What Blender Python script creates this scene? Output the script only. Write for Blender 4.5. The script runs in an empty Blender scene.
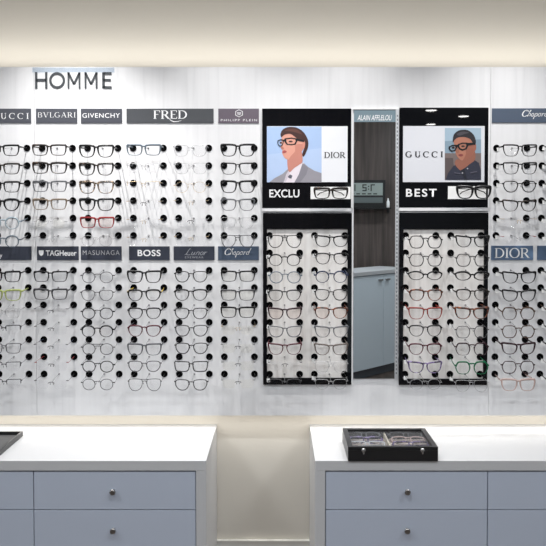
import bpy, bmesh, math, random
from mathutils import Vector, Matrix
random.seed(7)
S = bpy.context.scene
COL = S.collection
PI = math.pi

# ------------------------------------------------------------------ camera model (546 x 546 frame)
F = 826.0; PX, PY = 278.0, 241.0; TH = math.radians(1.8)
CAM = Vector((0, -3.5, 1.57))
FW = Vector((0, math.cos(TH), -math.sin(TH))); UPV = Vector((0, math.sin(TH), math.cos(TH))); RT = Vector((1, 0, 0))
def ray(px, py): return FW + RT * ((px - PX) / F) - UPV * ((py - PY) / F)
def at(px, py, Y=0.0):
    d = ray(px, py); t = (Y - CAM.y) / d.y
    p = CAM + d * t
    return p.x, p.z
def atz(px, py, Z):
    d = ray(px, py); t = (Z - CAM.z) / d.z
    p = CAM + d * t
    return p.x, p.y
cam = bpy.data.objects.new('camera', bpy.data.cameras.new('camera'))
COL.objects.link(cam); S.camera = cam
cam.location = CAM; cam.rotation_euler = (PI / 2 - TH, 0, 0)
cam.data.sensor_width = 36; cam.data.lens = F / 546 * 36
cam.data.shift_x = -(PX - 273) / 546; cam.data.shift_y = -(273 - PY) / 546
cam.data.clip_start = 0.05

# ------------------------------------------------------------------ materials
def lin(c):
    c /= 255.0
    return c / 12.92 if c <= 0.04045 else ((c + 0.055) / 1.055) ** 2.4
def rgb(r, g, b): return (lin(r), lin(g), lin(b), 1)
MATS = {}
def mat(name, col, rough=0.5, metal=0.0, spec=0.5, emit=None, strength=0, coat=0):
    if name in MATS: return MATS[name]
    m = bpy.data.materials.new(name); m.use_nodes = True
    p = m.node_tree.nodes['Principled BSDF']
    p.inputs['Base Color'].default_value = col
    p.inputs['Roughness'].default_value = rough
    p.inputs['Metallic'].default_value = metal
    p.inputs['Specular IOR Level'].default_value = spec
    if coat: p.inputs['Coat Weight'].default_value = coat
    if emit: p.inputs['Emission Color'].default_value = emit; p.inputs['Emission Strength'].default_value = strength
    MATS[name] = m
    return m
def ramp_mat(name, stops, scale, rough=0.5, noise=4.0, detail=4, coat=0, dist=0.0, spec=0.5):
    m = mat(name, (1, 1, 1, 1), rough, coat=coat, spec=spec)
    nt = m.node_tree; p = nt.nodes['Principled BSDF']
    tc = nt.nodes.new('ShaderNodeTexCoord'); mp = nt.nodes.new('ShaderNodeMapping')
    mp.inputs['Scale'].default_value = scale
    nz = nt.nodes.new('ShaderNodeTexNoise'); nz.inputs['Scale'].default_value = noise
    nz.inputs['Detail'].default_value = detail; nz.inputs['Distortion'].default_value = dist
    cr = nt.nodes.new('ShaderNodeValToRGB'); el = cr.color_ramp.elements
    el[0].position, el[0].color = stops[0]; el[1].position, el[1].color = stops[-1]
    for s in stops[1:-1]:
        e = el.new(s[0]); e.color = s[1]
    nt.links.new(tc.outputs['Object'], mp.inputs['Vector']); nt.links.new(mp.outputs[0], nz.inputs['Vector'])
    nt.links.new(nz.outputs['Fac'], cr.inputs[0]); nt.links.new(cr.outputs[0], p.inputs['Base Color'])
    return m
def clear_mat(name, tint, gloss, rough=0.02, body=None, bodyfac=0.0):
    m = bpy.data.materials.new(name); m.use_nodes = True
    nt = m.node_tree; nt.nodes.clear()
    out = nt.nodes.new('ShaderNodeOutputMaterial'); mix = nt.nodes.new('ShaderNodeMixShader')
    tr = nt.nodes.new('ShaderNodeBsdfTransparent'); tr.inputs[0].default_value = tint
    gl = nt.nodes.new('ShaderNodeBsdfGlossy'); gl.inputs['Roughness'].default_value = rough
    mix.inputs[0].default_value = gloss
    nt.links.new(tr.outputs[0], mix.inputs[1]); nt.links.new(gl.outputs[0], mix.inputs[2])
    last = mix
    if body:
        df = nt.nodes.new('ShaderNodeBsdfDiffuse'); df.inputs[0].default_value = body
        m2 = nt.nodes.new('ShaderNodeMixShader'); m2.inputs[0].default_value = bodyfac
        nt.links.new(mix.outputs[0], m2.inputs[1]); nt.links.new(df.outputs[0], m2.inputs[2]); last = m2
    nt.links.new(last.outputs[0], out.inputs[0])
    MATS[name] = m
    return m

M_board = ramp_mat('pale_grey_grain', [(0.24, (0.67, 0.67, 0.68, 1)), (0.40, (0.73, 0.73, 0.74, 1)), (0.58, (0.757, 0.757, 0.767, 1))], (26, 26, 1.1), 0.38, 1.6, 5, dist=0.25, spec=0.3)
M_inset = ramp_mat('white_streaked_board', [(0.25, (0.60, 0.57, 0.545, 1)), (0.48, (0.79, 0.765, 0.74, 1)), (0.65, (0.84, 0.82, 0.80, 1))], (20, 20, 1.0), 0.4, 1.6, 5, dist=0.5)
M_wall = mat('cream_wall_paint', (0.705, 0.667, 0.595, 1), 0.75)
M_ceil = mat('ceiling_white', (0.8, 0.8, 0.8, 1), 0.8)
M_room = mat('room_wall_paint', (0.62, 0.62, 0.62, 1), 0.8)
M_base = mat('baseboard_paint', (0.72, 0.71, 0.66, 1), 0.5)
M_white = mat('white_laminate', (0.58, 0.585, 0.595, 1), 0.42)
M_tag = mat('white_card', (0.85, 0.85, 0.84, 1), 0.5)
M_draw = mat('blue_grey_laminate', (0.53, 0.585, 0.69, 1), 0.4)
M_gap = mat('dark_carcass', (0.09, 0.10, 0.12, 1), 0.7)
M_gloss = mat('black_gloss_acrylic', (0.004, 0.0045, 0.006, 1), 0.015)
M_rubber = mat('black_rubber', (0.004, 0.004, 0.0045, 1), 0.95, spec=0.02)
M_pin = mat('clear_pin_plastic', (0.26, 0.26, 0.27, 1), 0.25)
M_steel = mat('brushed_steel', (0.35, 0.34, 0.33, 1), 0.3, 1.0)
M_alu = mat('aluminium', (0.72, 0.74, 0.76, 1), 0.35, 0.6)
M_whiteedge = mat('white_edge', (0.78, 0.78, 0.79, 1), 0.4)
M_mirror = mat('mirror_silver', (0.82, 0.87, 0.89, 1), 0.0, 1.0)
M_frost = mat('frosted_band', rgb(116, 136, 146), 0.4)
M_lettw = mat('white_lettering', (0.82, 0.82, 0.83, 1), 0.5)
M_lettd = mat('dark_lettering', (0.02, 0.02, 0.025, 1), 0.5)
M_homme = mat('slate_letter', rgb(62, 66, 70), 0.45)
M_plate = mat('slate_plate', rgb(72, 74, 82), 0.35)
M_plate2 = mat('charcoal_plate', rgb(72, 74, 78), 0.35)
M_plate3 = mat('mauve_plate', rgb(98, 88, 99), 0.35)
M_platen = mat('navy_plate', rgb(56, 60, 72), 0.35)
M_plateb = mat('blue_slate_plate', rgb(72, 84, 102), 0.3)
M_platesky = ramp_mat('blue_blurred_plate', [(0.3, rgb(70, 88, 112)), (0.5, rgb(84, 104, 130)), (0.72, rgb(120, 150, 185))], (14, 14, 10), 0.3, 1.0, 1)
M_wood = ramp_mat('dark_wood_cladding', [(0.3, rgb(58, 50, 46)), (0.5, rgb(76, 66, 62)), (0.7, rgb(96, 84, 78))], (9, 9, 0.5), 0.5, 3.0, 6)
M_floor = ramp_mat('brown_wood_floor', [(0.3, rgb(70, 60, 54)), (0.7, rgb(105, 92, 84))], (8, 0.8, 8), 0.4, 3.0, 5)
M_cab = mat('pale_blue_cabinet', (0.70, 0.78, 0.84, 1), 0.4)
M_lcd = mat('lcd_grey', rgb(150, 160, 155), 0.3)
M_black = mat('black_plastic', (0.012, 0.012, 0.013, 1), 0.35)
M_grey = mat('grey_felt', (0.10, 0.10, 0.10, 1), 0.9)
M_lining = mat('beige_lining', (0.62, 0.54, 0.49, 1), 0.8)
M_cream = mat('cream_divider', (0.62, 0.56, 0.45, 1), 0.6)
M_acryl = clear_mat('clear_acrylic', (0.93, 0.95, 0.96, 1), 0.10)
M_strip = clear_mat('tinted_acrylic_strip', (0.90, 0.93, 0.96, 1), 0.06)
M_lens = clear_mat('clear_lens', (0.992, 0.992, 0.994, 1), 0.013)
M_lensr = clear_mat('rimless_lens', (0.986, 0.987, 0.99, 1), 0.014)
M_lensb = clear_mat('beige_lens', (0.995, 0.992, 0.978, 1), 0.014)
M_lensg = clear_mat('grey_lens', (0.80, 0.81, 0.83, 1), 0.05)
M_lensp = clear_mat('pinkish_lens', (0.985, 0.95, 0.935, 1), 0.014)
M_caseglass = clear_mat('case_glass', (0.93, 0.94, 0.95, 1), 0.10)
M_lamp = mat('fill_light_diffuser', (1, 1, 1, 1), 0.5, emit=(1, 0.97, 0.93, 1), strength=6)
M_lamp2 = mat('bright_lamp_diffuser', (1, 1, 1, 1), 0.5, emit=(1, 0.98, 0.95, 1), strength=30)
M_led = mat('led_tape', (1, 1, 1, 1), 0.5, emit=(1, 0.92, 0.80, 1), strength=1.5)

FR = {  # frame materials
 'blk': mat('black_acetate', (0.008, 0.008, 0.009, 1), 0.3, spec=0.3),
 'gun': mat('gunmetal', (0.05, 0.05, 0.054, 1), 0.45, 0.2),
 'silver': mat('silver_wire', (0.42, 0.42, 0.43, 1), 0.35, 0.5),
 'gold': mat('gold_wire', (0.55, 0.42, 0.26, 1), 0.35, 0.5),
 'grey': mat('grey_acetate', (0.12, 0.125, 0.135, 1), 0.3, spec=0.25),
 'bluegrey': mat('blue_grey_acetate', (0.12, 0.15, 0.18, 1), 0.3, spec=0.25),
 'sky': mat('pale_blue_acetate', (0.30, 0.36, 0.40, 1), 0.3, spec=0.25),
 'crystal': mat('crystal_acetate', (0.55, 0.56, 0.58, 1), 0.2, spec=0.25),
 'navy': mat('navy_acetate', (0.025, 0.035, 0.075, 1), 0.3, spec=0.25),
 'red': mat('red_acetate', (0.25, 0.018, 0.02, 1), 0.3, spec=0.25),
 'orange': mat('red_orange_acetate', (0.26, 0.03, 0.018, 1), 0.3, spec=0.25),
 'burg': mat('burgundy_acetate', (0.075, 0.010, 0.018, 1), 0.3, spec=0.25),
 'plum': mat('dark_plum_acetate', (0.03, 0.010, 0.014, 1), 0.3, spec=0.25),
 'lime': mat('lime_acetate', (0.33, 0.38, 0.13, 1), 0.3, spec=0.25),
 'green': mat('green_acetate', (0.006, 0.12, 0.05, 1), 0.3, spec=0.25),
 'taupe': mat('taupe_acetate', (0.14, 0.115, 0.10, 1), 0.3, spec=0.25),
 'tan': mat('tan_acetate', (0.20, 0.155, 0.115, 1), 0.3, spec=0.25),
 'rose': mat('rose_crystal_acetate', (0.48, 0.36, 0.33, 1), 0.25, spec=0.25),
 'brown': mat('brown_acetate', (0.075, 0.045, 0.032, 1), 0.3, spec=0.25),
 'yellow': mat('yellow_acetate', (0.60, 0.42, 0.05, 1), 0.3, spec=0.25),
 'tort': ramp_mat('dark_tortoiseshell', [(0.45, (0.007, 0.005, 0.004, 1)), (0.60, (0.014, 0.008, 0.005, 1)), (0.72, (0.08, 0.035, 0.015, 1))], (1, 1, 1), 0.3, 110, 2),
 'leo': ramp_mat('leopard_tortoiseshell', [(0.40, (0.012, 0.010, 0.008, 1)), (0.50, (0.06, 0.04, 0.03, 1)), (0.60, (0.34, 0.25, 0.17, 1))], (1, 1, 1), 0.3, 130, 2),
 'amber': ramp_mat('amber_tortoiseshell', [(0.40, (0.02, 0.008, 0.005, 1)), (0.52, (0.10, 0.022, 0.008, 1)), (0.66, (0.30, 0.085, 0.028, 1))], (1, 1, 1), 0.3, 110, 2),
 'purple': ramp_mat('purple_marble_acetate', [(0.42, (0.02, 0.01, 0.04, 1)), (0.50, (0.10, 0.065, 0.18, 1)), (0.62, (0.26, 0.20, 0.38, 1))], (1, 1, 1), 0.3, 90, 2),
}

# ------------------------------------------------------------------ mesh helpers
def bm_box(bm, x0, x1, y0, y1, z0, z1, mi=0):
    v = [bm.verts.new((x, y, z)) for x in (x0, x1) for y in (y0, y1) for z in (z0, z1)]
    fs = [(0, 1, 3, 2), (4, 6, 7, 5), (0, 4, 5, 1), (2, 3, 7, 6), (0, 2, 6, 4), (1, 5, 7, 3)]
    out = []
    for f in fs:
        fc = bm.faces.new([v[i] for i in f]); fc.material_index = mi; out.append(fc)
    return out
def bm_sweep(bm, pts, size, closed=False, n=6, mi=0, taper=None):
    """sweep an ellipse section (size: (in-plane, across)) along pts; returns nothing"""
    m = len(pts); rings = []
    for i, p in enumerate(pts):
        a = pts[(i - 1) % m] if (closed or i > 0) else p
        b = pts[(i + 1) % m] if (closed or i < m - 1) else p
        t = (Vector(b) - Vector(a)).normalized()
        ref = Vector((0, 1, 0)) if abs(t.y) < 0.8 else Vector((0, 0, 1))
        u = t.cross(ref).normalized(); w = u.cross(t).normalized()
        k = taper[i] if taper else 1.0
        ring = []
        for j in range(n):
            an = 2 * PI * (j + 0.5) / n
            ring.append(bm.verts.new(Vector(p) + u * (math.cos(an) * size[0] / 2 * k) + w * (math.sin(an) * size[1] / 2 * k)))
        rings.append(ring)
    cnt = m if closed else m - 1
    for i in range(cnt):
        r0, r1 = rings[i], rings[(i + 1) % m]
        for j in range(n):
            f = bm.faces.new((r0[j], r0[(j + 1) % n], r1[(j + 1) % n], r1[j])); f.material_index = mi; f.smooth = True
    if not closed:
        for r in (rings[0], rings[-1]):
            f = bm.faces.new(r); f.material_index = mi
def bm_lathe(bm, prof, n=20, axis='y', c=(0, 0, 0), mi=0):
    rings = []
    for r, h in prof:
        ring = []
        for j in range(n):
            a = 2 * PI * j / n
            if axis == 'y': p = (c[0] + r * math.cos(a), c[1] + h, c[2] + r * math.sin(a))
            else: p = (c[0] + r * math.cos(a), c[1] + r * math.sin(a), c[2] + h)
            ring.append(bm.verts.new(p))
        rings.append(ring)
    for i in range(len(rings) - 1):
        for j in range(n):
            f = bm.faces.new((rings[i][j], rings[i][(j + 1) % n], rings[i + 1][(j + 1) % n], rings[i + 1][j])); f.material_index = mi; f.smooth = True
    for r in (rings[0], rings[-1]):
        f = bm.faces.new(r); f.material_index = mi
def mesh(name, bm, mats, bevel=0):
    bmesh.ops.recalc_face_normals(bm, faces=bm.faces)
    me = bpy.data.meshes.new(name); bm.to_mesh(me); bm.free()
    for m in (mats if isinstance(mats, (list, tuple)) else [mats]): me.materials.append(m)
    return me
def link(name, me, parent=None, loc=(0, 0, 0), bevel=0):
    o = bpy.data.objects.new(name, me); COL.objects.link(o)
    o.location = loc
    if parent: o.parent = parent
    if bevel:
        b = o.modifiers.new('edge', 'BEVEL'); b.width = bevel; b.segments = 2; b.limit_method = 'ANGLE'
    return o
def obj(name, bm, mats, parent=None, loc=(0, 0, 0), bevel=0):
    return link(name, mesh(name, bm, mats), parent, loc, bevel)
def tag(o, label, cat, group=None, kind=None):
    o['label'] = label; o['category'] = cat
    if group: o['group'] = group
    if kind: o['kind'] = kind
    return o
def thing(name, label, cat, loc=(0, 0, 0), group=None, rz=0):
    o = bpy.data.objects.new(name, None); COL.objects.link(o)
    o.empty_display_size = 0.05; o.location = loc; o.rotation_euler = (0, 0, rz)
    return tag(o, label, cat, group)
def boxo(name, x0, x1, y0, y1, z0, z1, m, parent=None, bevel=0, loc=(0, 0, 0)):
    bm = bmesh.new(); bm_box(bm, x0, x1, y0, y1, z0, z1)
    return obj(name, bm, m, parent, loc, bevel)
def struct(o): o['kind'] = 'structure'; return o

# ------------------------------------------------------------------ lettering
def arc(cx, cz, rx, rz, a0, a1, n=14):
    return [(cx + rx * math.cos(math.radians(a0 + (a1 - a0) * i / n)), cz + rz * math.sin(math.radians(a0 + (a1 - a0) * i / n))) for i in range(n + 1)]
TK, TN = 0.15, 0.055
def sf(x, z, w=0.16): return ('l', [(x - w, z), (x + w, z)], TN)
SERIF = {
 'G': (0.95, [('c', arc(.46, .5, .44, .5, 48, 318)), ('l', [(.78, .02 + .1), (.78, .42)], TK), sf(.76, .42, .17)]),
 'U': (0.92, [('l', [(.18, 1), (.18, .34)], TK), ('c', arc(.46, .34, .28, .34, 180, 360)), ('l', [(.74, .34), (.74, 1)], TN), sf(.18, .98), sf(.74, .98, .13)]),
 'C': (0.90, [('c', arc(.47, .5, .45, .5, 48, 312)), ('l', [(.80, .68), (.80, .96)], TN)]),
 'I': (0.40, [('l', [(.2, 0), (.2, 1)], TK), sf(.2, .98), sf(.2, .02)]),
 'D': (0.98, [('l', [(.18, 0), (.18, 1)], TK), ('c', [(.18, .97)] + arc(.40, .5, .5, .47, 90, -90) + [(.18, .03)]), sf(.12, .98, .1), sf(.12, .02, .1)]),
 'O': (1.02, [('c', arc(.51, .5, .45, .48, 0, 360, 24))]),
 'R': (0.92, [('l', [(.18, 0), (.18, 1)], TK), ('c', [(.18, .97)] + arc(.42, .73, .28, .24, 90, -90) + [(.18, .49)]), ('l', [(.44, .49), (.84, .0)], TK), sf(.18, .02), sf(.12, .98, .1), sf(.84, .02, .1)]),
 'F': (0.76, [('l', [(.18, 0), (.18, 1)], TK), ('l', [(.06, .97), (.70, .97)], TN), ('l', [(.18, .52), (.55, .52)], TN), ('l', [(.70, .97), (.70, .76)], TN), sf(.18, .02)]),
 'E': (0.80, [('l', [(.18, 0), (.18, 1)], TK), ('l', [(.06, .97), (.72, .97)], TN), ('l', [(.18, .52), (.58, .52)], TN), ('l', [(.06, .03), (.74, .03)], TN), ('l', [(.72, .97), (.72, .78)], TN), ('l', [(.74, .03), (.74, .24)], TN)]),
 'B': (0.86, [('l', [(.18, 0), (.18, 1)], TK), ('c', [(.1, .97)] + arc(.45, .745, .24, .225, 90, -90) + [(.18, .52)]), ('c', [(.18, .52)] + arc(.45, .275, .32, .245, 90, -90) + [(.1, .03)])]),
 'V': (0.92, [('l', [(.1, 1), (.46, 0)], TK), ('l', [(.46, 0), (.82, 1)], TN), sf(.1, .98), sf(.82, .98, .12)]),
 'L': (0.76, [('l', [(.18, 0), (.18, 1)], TK), ('l', [(.06, .03), (.70, .03)], TN), ('l', [(.70, .03), (.70, .26)], TN), sf(.18, .98)]),
 'A': (0.92, [('l', [(.1, 0), (.46, 1)], TN), ('l', [(.46, 1), (.82, 0)], TK), ('l', [(.22, .33), (.70, .33)], TN), sf(.1, .02, .12), sf(.82, .02)]),
}
W = 0.155
SANS = {
 'H': (0.86, [('l', [(.1, 0), (.1, 1)], W), ('l', [(.76, 0), (.76, 1)], W), ('l', [(.1, .52), (.76, .52)], W)]),
 'O': (1.08, [('w', arc(.54, .5, .46, .45, 0, 360, 28), W)]),
 'M': (1.06, [('l', [(.1, 0), (.1, 1)], W), ('l', [(.1, .97), (.53, .28)], W), ('l', [(.53, .28), (.96, .97)], W), ('l', [(.96, 0), (.96, 1)], W)]),
 'E': (0.66, [('l', [(.1, 0), (.1, 1)], W), ('l', [(.1, .94), (.58, .94)], W), ('l', [(.1, .52), (.54, .52)], W), ('l', [(.1, .06), (.58, .06)], W)]),
}
Q = 0.07
SCRIPT = {
 'C': (0.78, [('c', arc(.45, .5, .40, .52, 40, 320)), ('w', arc(.62, .86, .16, .12, -60, 200, 8), Q)]),
 'h': (0.46, [('w', [(.0, .0), (.12, .55), (.28, 1.0), (.20, 1.05), (.12, .8), (.10, 0)], Q), ('w', [(.10, .3)] + arc(.25, .35, .13, .16, 150, 0, 6) + [(.38, .06), (.46, .05)], Q)]),
 'o': (0.40, [('w', arc(.2, .25, .17, .25, 0, 360, 14), Q)]),
 'p': (0.46, [('w', [(.1, .52), (.06, -.42)], Q * 1.3), ('w', arc(.25, .25, .17, .25, 170, -170, 14), Q)]),
 'a': (0.46, [('w', arc(.2, .25, .18, .25, 20, 360, 14), Q), ('w', [(.38, .5), (.38, .06), (.46, .04)], Q)]),
 'r': (0.38, [('w', [(.08, .5), (.1, 0)], Q * 1.3), ('w', [(.1, .3), (.2, .48), (.36, .48)], Q)]),
 'd': (0.50, [('w', arc(.2, .25, .18, .25, 20, 360, 14), Q), ('w', [(.46, 1.08), (.40, .5), (.38, .05), (.5, .05)], Q * 1.2)]),
 'L': (0.70, [('w', [(.40, .9), (.30, 1.05), (.22, .8), (.18, .2), (.05, .02), (.0, .1), (.2, .1), (.45, .0), (.70, .06)], Q)]),
 'u': (0.50, [('w', [(.06, .5), (.06, .12), (.16, .0), (.30, .1), (.36, .5)], Q), ('w', [(.36, .5), (.38, .05), (.5, .05)], Q)]),
 'n': (0.46, [('w', [(.08, .5), (.08, 0)], Q), ('w', [(.08, .3)] + arc(.23, .34, .14, .16, 150, 0, 6) + [(.38, .0)], Q)]),
 'y': (0.44, [('w', [(.04, .5), (.16, .08)], Q * 1.6), ('w', [(.38, .5), (.16, -.3), (.02, -.36)], Q * 1.6)]),
}
def strip(bm, pts, widths):
    n = len(pts); L = []; R = []
    closed = n > 3 and abs(pts[0][0] - pts[-1][0]) < 1e-6 and abs(pts[0][1] - pts[-1][1]) < 1e-6
    for i in range(n):
        a = pts[i - 1] if i > 0 else (pts[-2] if closed else pts[i]); b = pts[i + 1] if i < n - 1 else (pts[1] if closed else pts[i])
        dx, dz = b[0] - a[0], b[1] - a[1]; l = math.hypot(dx, dz) or 1
        w = widths[i] / 2
        L.append(bm.verts.new((pts[i][0] - dz / l * w, 0, pts[i][1] + dx / l * w)))
        R.append(bm.verts.new((pts[i][0] + dz / l * w, 0, pts[i][1] - dx / l * w)))
    for i in range(n - 1):
        bm.faces.new((L[i], L[i + 1], R[i + 1], R[i]))
def glyphs_bm(text, font, gap=0.12, shear=0.0, weight=1.0):
    bm = bmesh.new(); x = 0.0
    for ch in text:
        adv, ss = font[ch]
        for s in ss:
            pts = [(p[0] + x + p[1] * shear, p[1]) for p in s[1]]
            if s[0] == 'c':
                ws = []
                for i in range(len(pts)):
                    a, b = pts[max(0, i - 1)], pts[min(len(pts) - 1, i + 1)]
                    l = math.hypot(b[0] - a[0], b[1] - a[1]) or 1
                    ws.append((TN + (TK - TN) * (abs(b[1] - a[1]) / l) ** 1.5) * weight)
            else: ws = [s[2] * weight] * len(pts)
            strip(bm, pts, ws)
        x += adv + gap
    return bm
def text_bm(text, shear=0.0, offset=0.0, spacing=1.0):
    cu = bpy.data.curves.new('tmp', 'FONT'); cu.body = text; cu.shear = shear; cu.offset = offset; cu.space_character = spacing
    o = bpy.data.objects.new('tmp', cu); COL.objects.link(o)
    dg = bpy.context.evaluated_depsgraph_get()
    me = bpy.data.meshes.new_from_object(o.evaluated_get(dg))
    bm = bmesh.new(); bm.from_mesh(me)
    for v in bm.verts: v.co = Vector((v.co.x, 0, v.co.y))
    bpy.data.objects.remove(o); bpy.data.curves.remove(cu); bpy.data.meshes.remove(me)
    return bm
def fit(bm, x0, x1, z0, z1, y, extr=0.0):
    xs = [v.co.x for v in bm.verts]; zs = [v.co.z for v in bm.verts]
    ax, bx, az, bz = min(xs), max(xs), min(zs), max(zs)
    for v in bm.verts:
        v.co = Vector((x0 + (v.co.x - ax) / (bx - ax) * (x1 - x0), y, z0 + (v.co.z - az) / (bz - az) * (z1 - z0)))
    if extr:
        r = bmesh.ops.extrude_face_region(bm, geom=list(bm.faces))
        for v in r['geom']:
            if isinstance(v, bmesh.types.BMVert): v.co.y -= extr
    return bm
def orient(bm):
    for f in bm.faces:
        f.normal_update()
        if f.normal.y > 0: f.normal_flip()
def lettering(parent, bm, px0, px1, py0, py1, Y, m, name='lettering', extr=0.0):
    x0, z1 = at(px0, py0, Y); x1, z0 = at(px1, py1, Y)
    L = parent.location
    fit(bm, x0 - L.x, x1 - L.x, z0 - L.z, z1 - L.z, Y - L.y, extr)
    if not extr:
        orient(bm); me = bpy.data.meshes.new(name); bm.to_mesh(me); bm.free(); me.materials.append(m)
        return link(name, me, parent)
    return obj(name, bm, m, parent)

# ------------------------------------------------------------------ room shell
WY = 0.13                    # the wall behind the display boards
XL, XR, YB, ZC = -3.2, 3.4, -9.5, 2.80
struct(boxo('floor', XL, XR, YB, WY + 0.1, -0.1, 0, M_floor))
struct(boxo('ceiling', XL, XR, YB, WY + 0.1, ZC, ZC + 0.1, M_ceil))
struct(boxo('wall_front', XL, XR, WY, WY + 0.1, 0, ZC, M_wall))
struct(boxo('wall_left', XL - 0.1, XL, YB, WY + 0.1, 0, ZC, M_room))
struct(boxo('wall_right', XR, XR + 0.1, YB, WY + 0.1, 0, ZC, M_room))
struct(boxo('wall_back', XL, XR, YB - 0.1, YB, 0, ZC, M_room))
zb = at(265, 539, WY)[1]
bm = bmesh.new(); bm_box(bm, XL, XR, WY - 0.014, WY, 0, zb - 0.006); bm_box(bm, XL, XR, WY - 0.018, WY, zb - 0.006, zb)
struct(obj('baseboard_front', bm, M_base, bevel=0.001))
# partition behind the camera, seen in the mirror
struct(boxo('wall_partition', -0.35, 1.30, -5.45, -5.34, 0, ZC, M_wood))

# ------------------------------------------------------------------ grid of the display
zr0 = at(150, 148.1)[1]; zr13 = at(150, 373.9)[1]
PITCH = (zr0 - zr13) / 13
def rowz(r): return zr0 - r * PITCH
xB = at(57.35, 148)[0]; xF = at(239.1, 148)[0]; CP = (xF - xB) / 4
COLX = {'A': xB - CP, 'B': xB, 'C': xB + CP, 'D': xB + 2 * CP, 'E': xB + 3 * CP, 'F': xF,
        'P': at(284.6, 240)[0], 'Q': at(329.6, 240)[0], 'R': at(420.5, 240)[0], 'T': at(465.6, 240)[0],
        'G': at(511.7, 148)[0], 'H': at(511.7, 148)[0] + CP}
HS = 0.0640                  # half the spacing of a socket pair
ZT = at(200, 67, 0)[1]; ZBm = at(200, 415.5, 0)[1]
xs1 = at(35.5, 250)[0]; xs2 = at(489.5, 250)[0]

# sockets and pins (shared meshes)
bm = bmesh.new(); bm_lathe(bm, [(0.0142, 0), (0.0142, -0.0022), (0.0132, -0.003), (0.0122, -0.003), (0.0118, -0.0008), (0.004, -0.0006)], 24)
SOCKET = mesh('socket', bm, M_rubber)
bm = bmesh.new()
bm_lathe(bm, [(0.0036, 0), (0.0036, -0.003), (0.002, -0.0035)], 10)
bm_sweep(bm, [(0, -0.003, 0), (0, -0.06, -0.004), (0, -0.108, -0.0125), (0, -0.118, -0.0125)], (0.0017, 0.0017), n=6)
PIN = mesh('nose_pin', bm, M_pin)

def board(name, label, x0, x1):
    t = thing(name, label, 'display board', ((x0 + x1) / 2, 0.0, ZBm), 'pale grained display boards')
    w = (x1 - x0) / 2 - 0.0006
    boxo('panel', -w, w, 0, 0.022, 0, ZT - ZBm, M_board, t)
    return t
b_left = board('display_board', 'pale grey grained wall board at the left edge, carrying the leftmost glasses column', -1.75, xs1)
b_mid = board('display_board', 'wide central pale grey grained wall board carrying black-framed panels and mirror', xs1, xs2)
b_right = board('display_board', 'pale grey grained wall board right of the black-framed panels', xs2, 1.75)
def add_holders(root, cols, rows, left_only=(), ylocal=0.0, stuff=None):
    L = root.location; sb = bmesh.new() if stuff else None
    for c in cols:
        for r in rows:
            z = rowz(r) - L.z; x = COLX[c] - L.x
            for s in ((-1,) if c in left_only else (-1, 1)):
                if stuff and stuff(c, r):
                    bm_lathe(sb, [(0.0142, 0), (0.0142, -0.0022), (0.0132, -0.003), (0.0122, -0.003), (0.0118, -0.0008), (0.004, -0.0006)], 24, c=(x + s * HS, ylocal, z))
                else: link('socket', SOCKET, root, (x + s * HS, ylocal, z))
            link('nose_pin', PIN, root, (x, ylocal, z))
    if stuff:
        o = obj('socket_rows', sb, M_rubber, root); o['kind'] = 'stuff'
ROWS = [r for r in range(14) if r != 6]
add_holders(b_left, ['A'], ROWS)
add_holders(b_mid, 'BCDEF', ROWS, stuff=lambda c, r: c == 'B' or (c == 'C' and r >= 12))
add_holders(b_right, ['G', 'H'], ROWS, left_only=('H',))

# ------------------------------------------------------------------ black-framed panels
def lower_panel(label, pxl, pxr, pyt, pyb, ixl, ixr, iyt, iyb, cols):
    Y = -0.010
    x0 = at(pxl, 300, Y)[0]; x1 = at(pxr, 300, Y)[0]; z1 = at(300, pyt, Y)[1]; z0 = at(300, pyb, Y)[1]
    a0 = at(ixl, 300, Y)[0]; a1 = at(ixr, 300, Y)[0]; c1 = at(300, iyt, Y)[1]; c0 = at(300, iyb, Y)[1]
    t = thing('framed_board', label, 'display board', ((x0 + x1) / 2, -0.0008, z0), 'black-framed glasses boards')
    L = t.location
    bm = bmesh.new()
    for (u0, u1, w0, w1) in ((x0, a0, z0, z1), (a1, x1, z0, z1), (a0, a1, z0, c0), (a0, a1, c1, z1)):
        bm_box(bm, u0 - L.x, u1 - L.x, Y, 0, w0 - L.z, w1 - L.z)
    obj('frame', bm, M_gloss, t)
    boxo('backing_board', a0 - L.x, a1 - L.x, -0.003, 0, c0 - L.z, c1 - L.z, M_inset, t)
    add_holders(t, cols, range(5, 14), ylocal=-0.003)
    # thin pale edge strip running up the frame's outer side
    boxo('edge_strip', x1 - L.x + 0.0003, x1 - L.x + 0.006, Y + 0.002, 0, 0, z1 - L.z, M_whiteedge, t)
    return t
lower_panel('black-framed white board of glasses left of the mirror', 263.0, 351.6, 213, 384.6, 267, 347.4, 229, 377.9, 'PQ')
lower_panel('black-framed white board of glasses right of the mirror', 399.2, 487.8, 212.7, 385, 403.2, 483.7, 229.3, 378.8, 'RT')

def upper_panel(label, pxl, pxr, pyt, pyb):
    Y = -0.010
    x0 = at(pxl, 160, Y)[0]; x1 = at(pxr, 160, Y)[0]; z1 = at(300, pyt, Y)[1]; z0 = at(300, pyb, Y)[1]
    t = thing('advert_panel', label, 'sign', ((x0 + x1) / 2, -0.0008, z0), 'glossy black advert panels')
    L = t.location
    boxo('panel', x0 - L.x, x1 - L.x, Y, 0, 0, z1 - L.z, M_gloss, t, bevel=0.0008)
    boxo('edge_strip', x0 - L.x, x1 - L.x, Y + 0.001, 0, -0.014, -0.0004, M_whiteedge, t)
    boxo('side_strip', x1 - L.x + 0.0003, x1 - L.x + 0.006, Y + 0.002, 0, 0, z1 - L.z, M_whiteedge, t)
    return t
upA = upper_panel('glossy black advert panel with white lettering, left of the mirror', 262.2, 351.2, 108.5, 208)
upB = upper_panel('glossy black advert panel with white lettering, right of the mirror', 399.3, 488.2, 107.6, 207.5)
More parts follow.
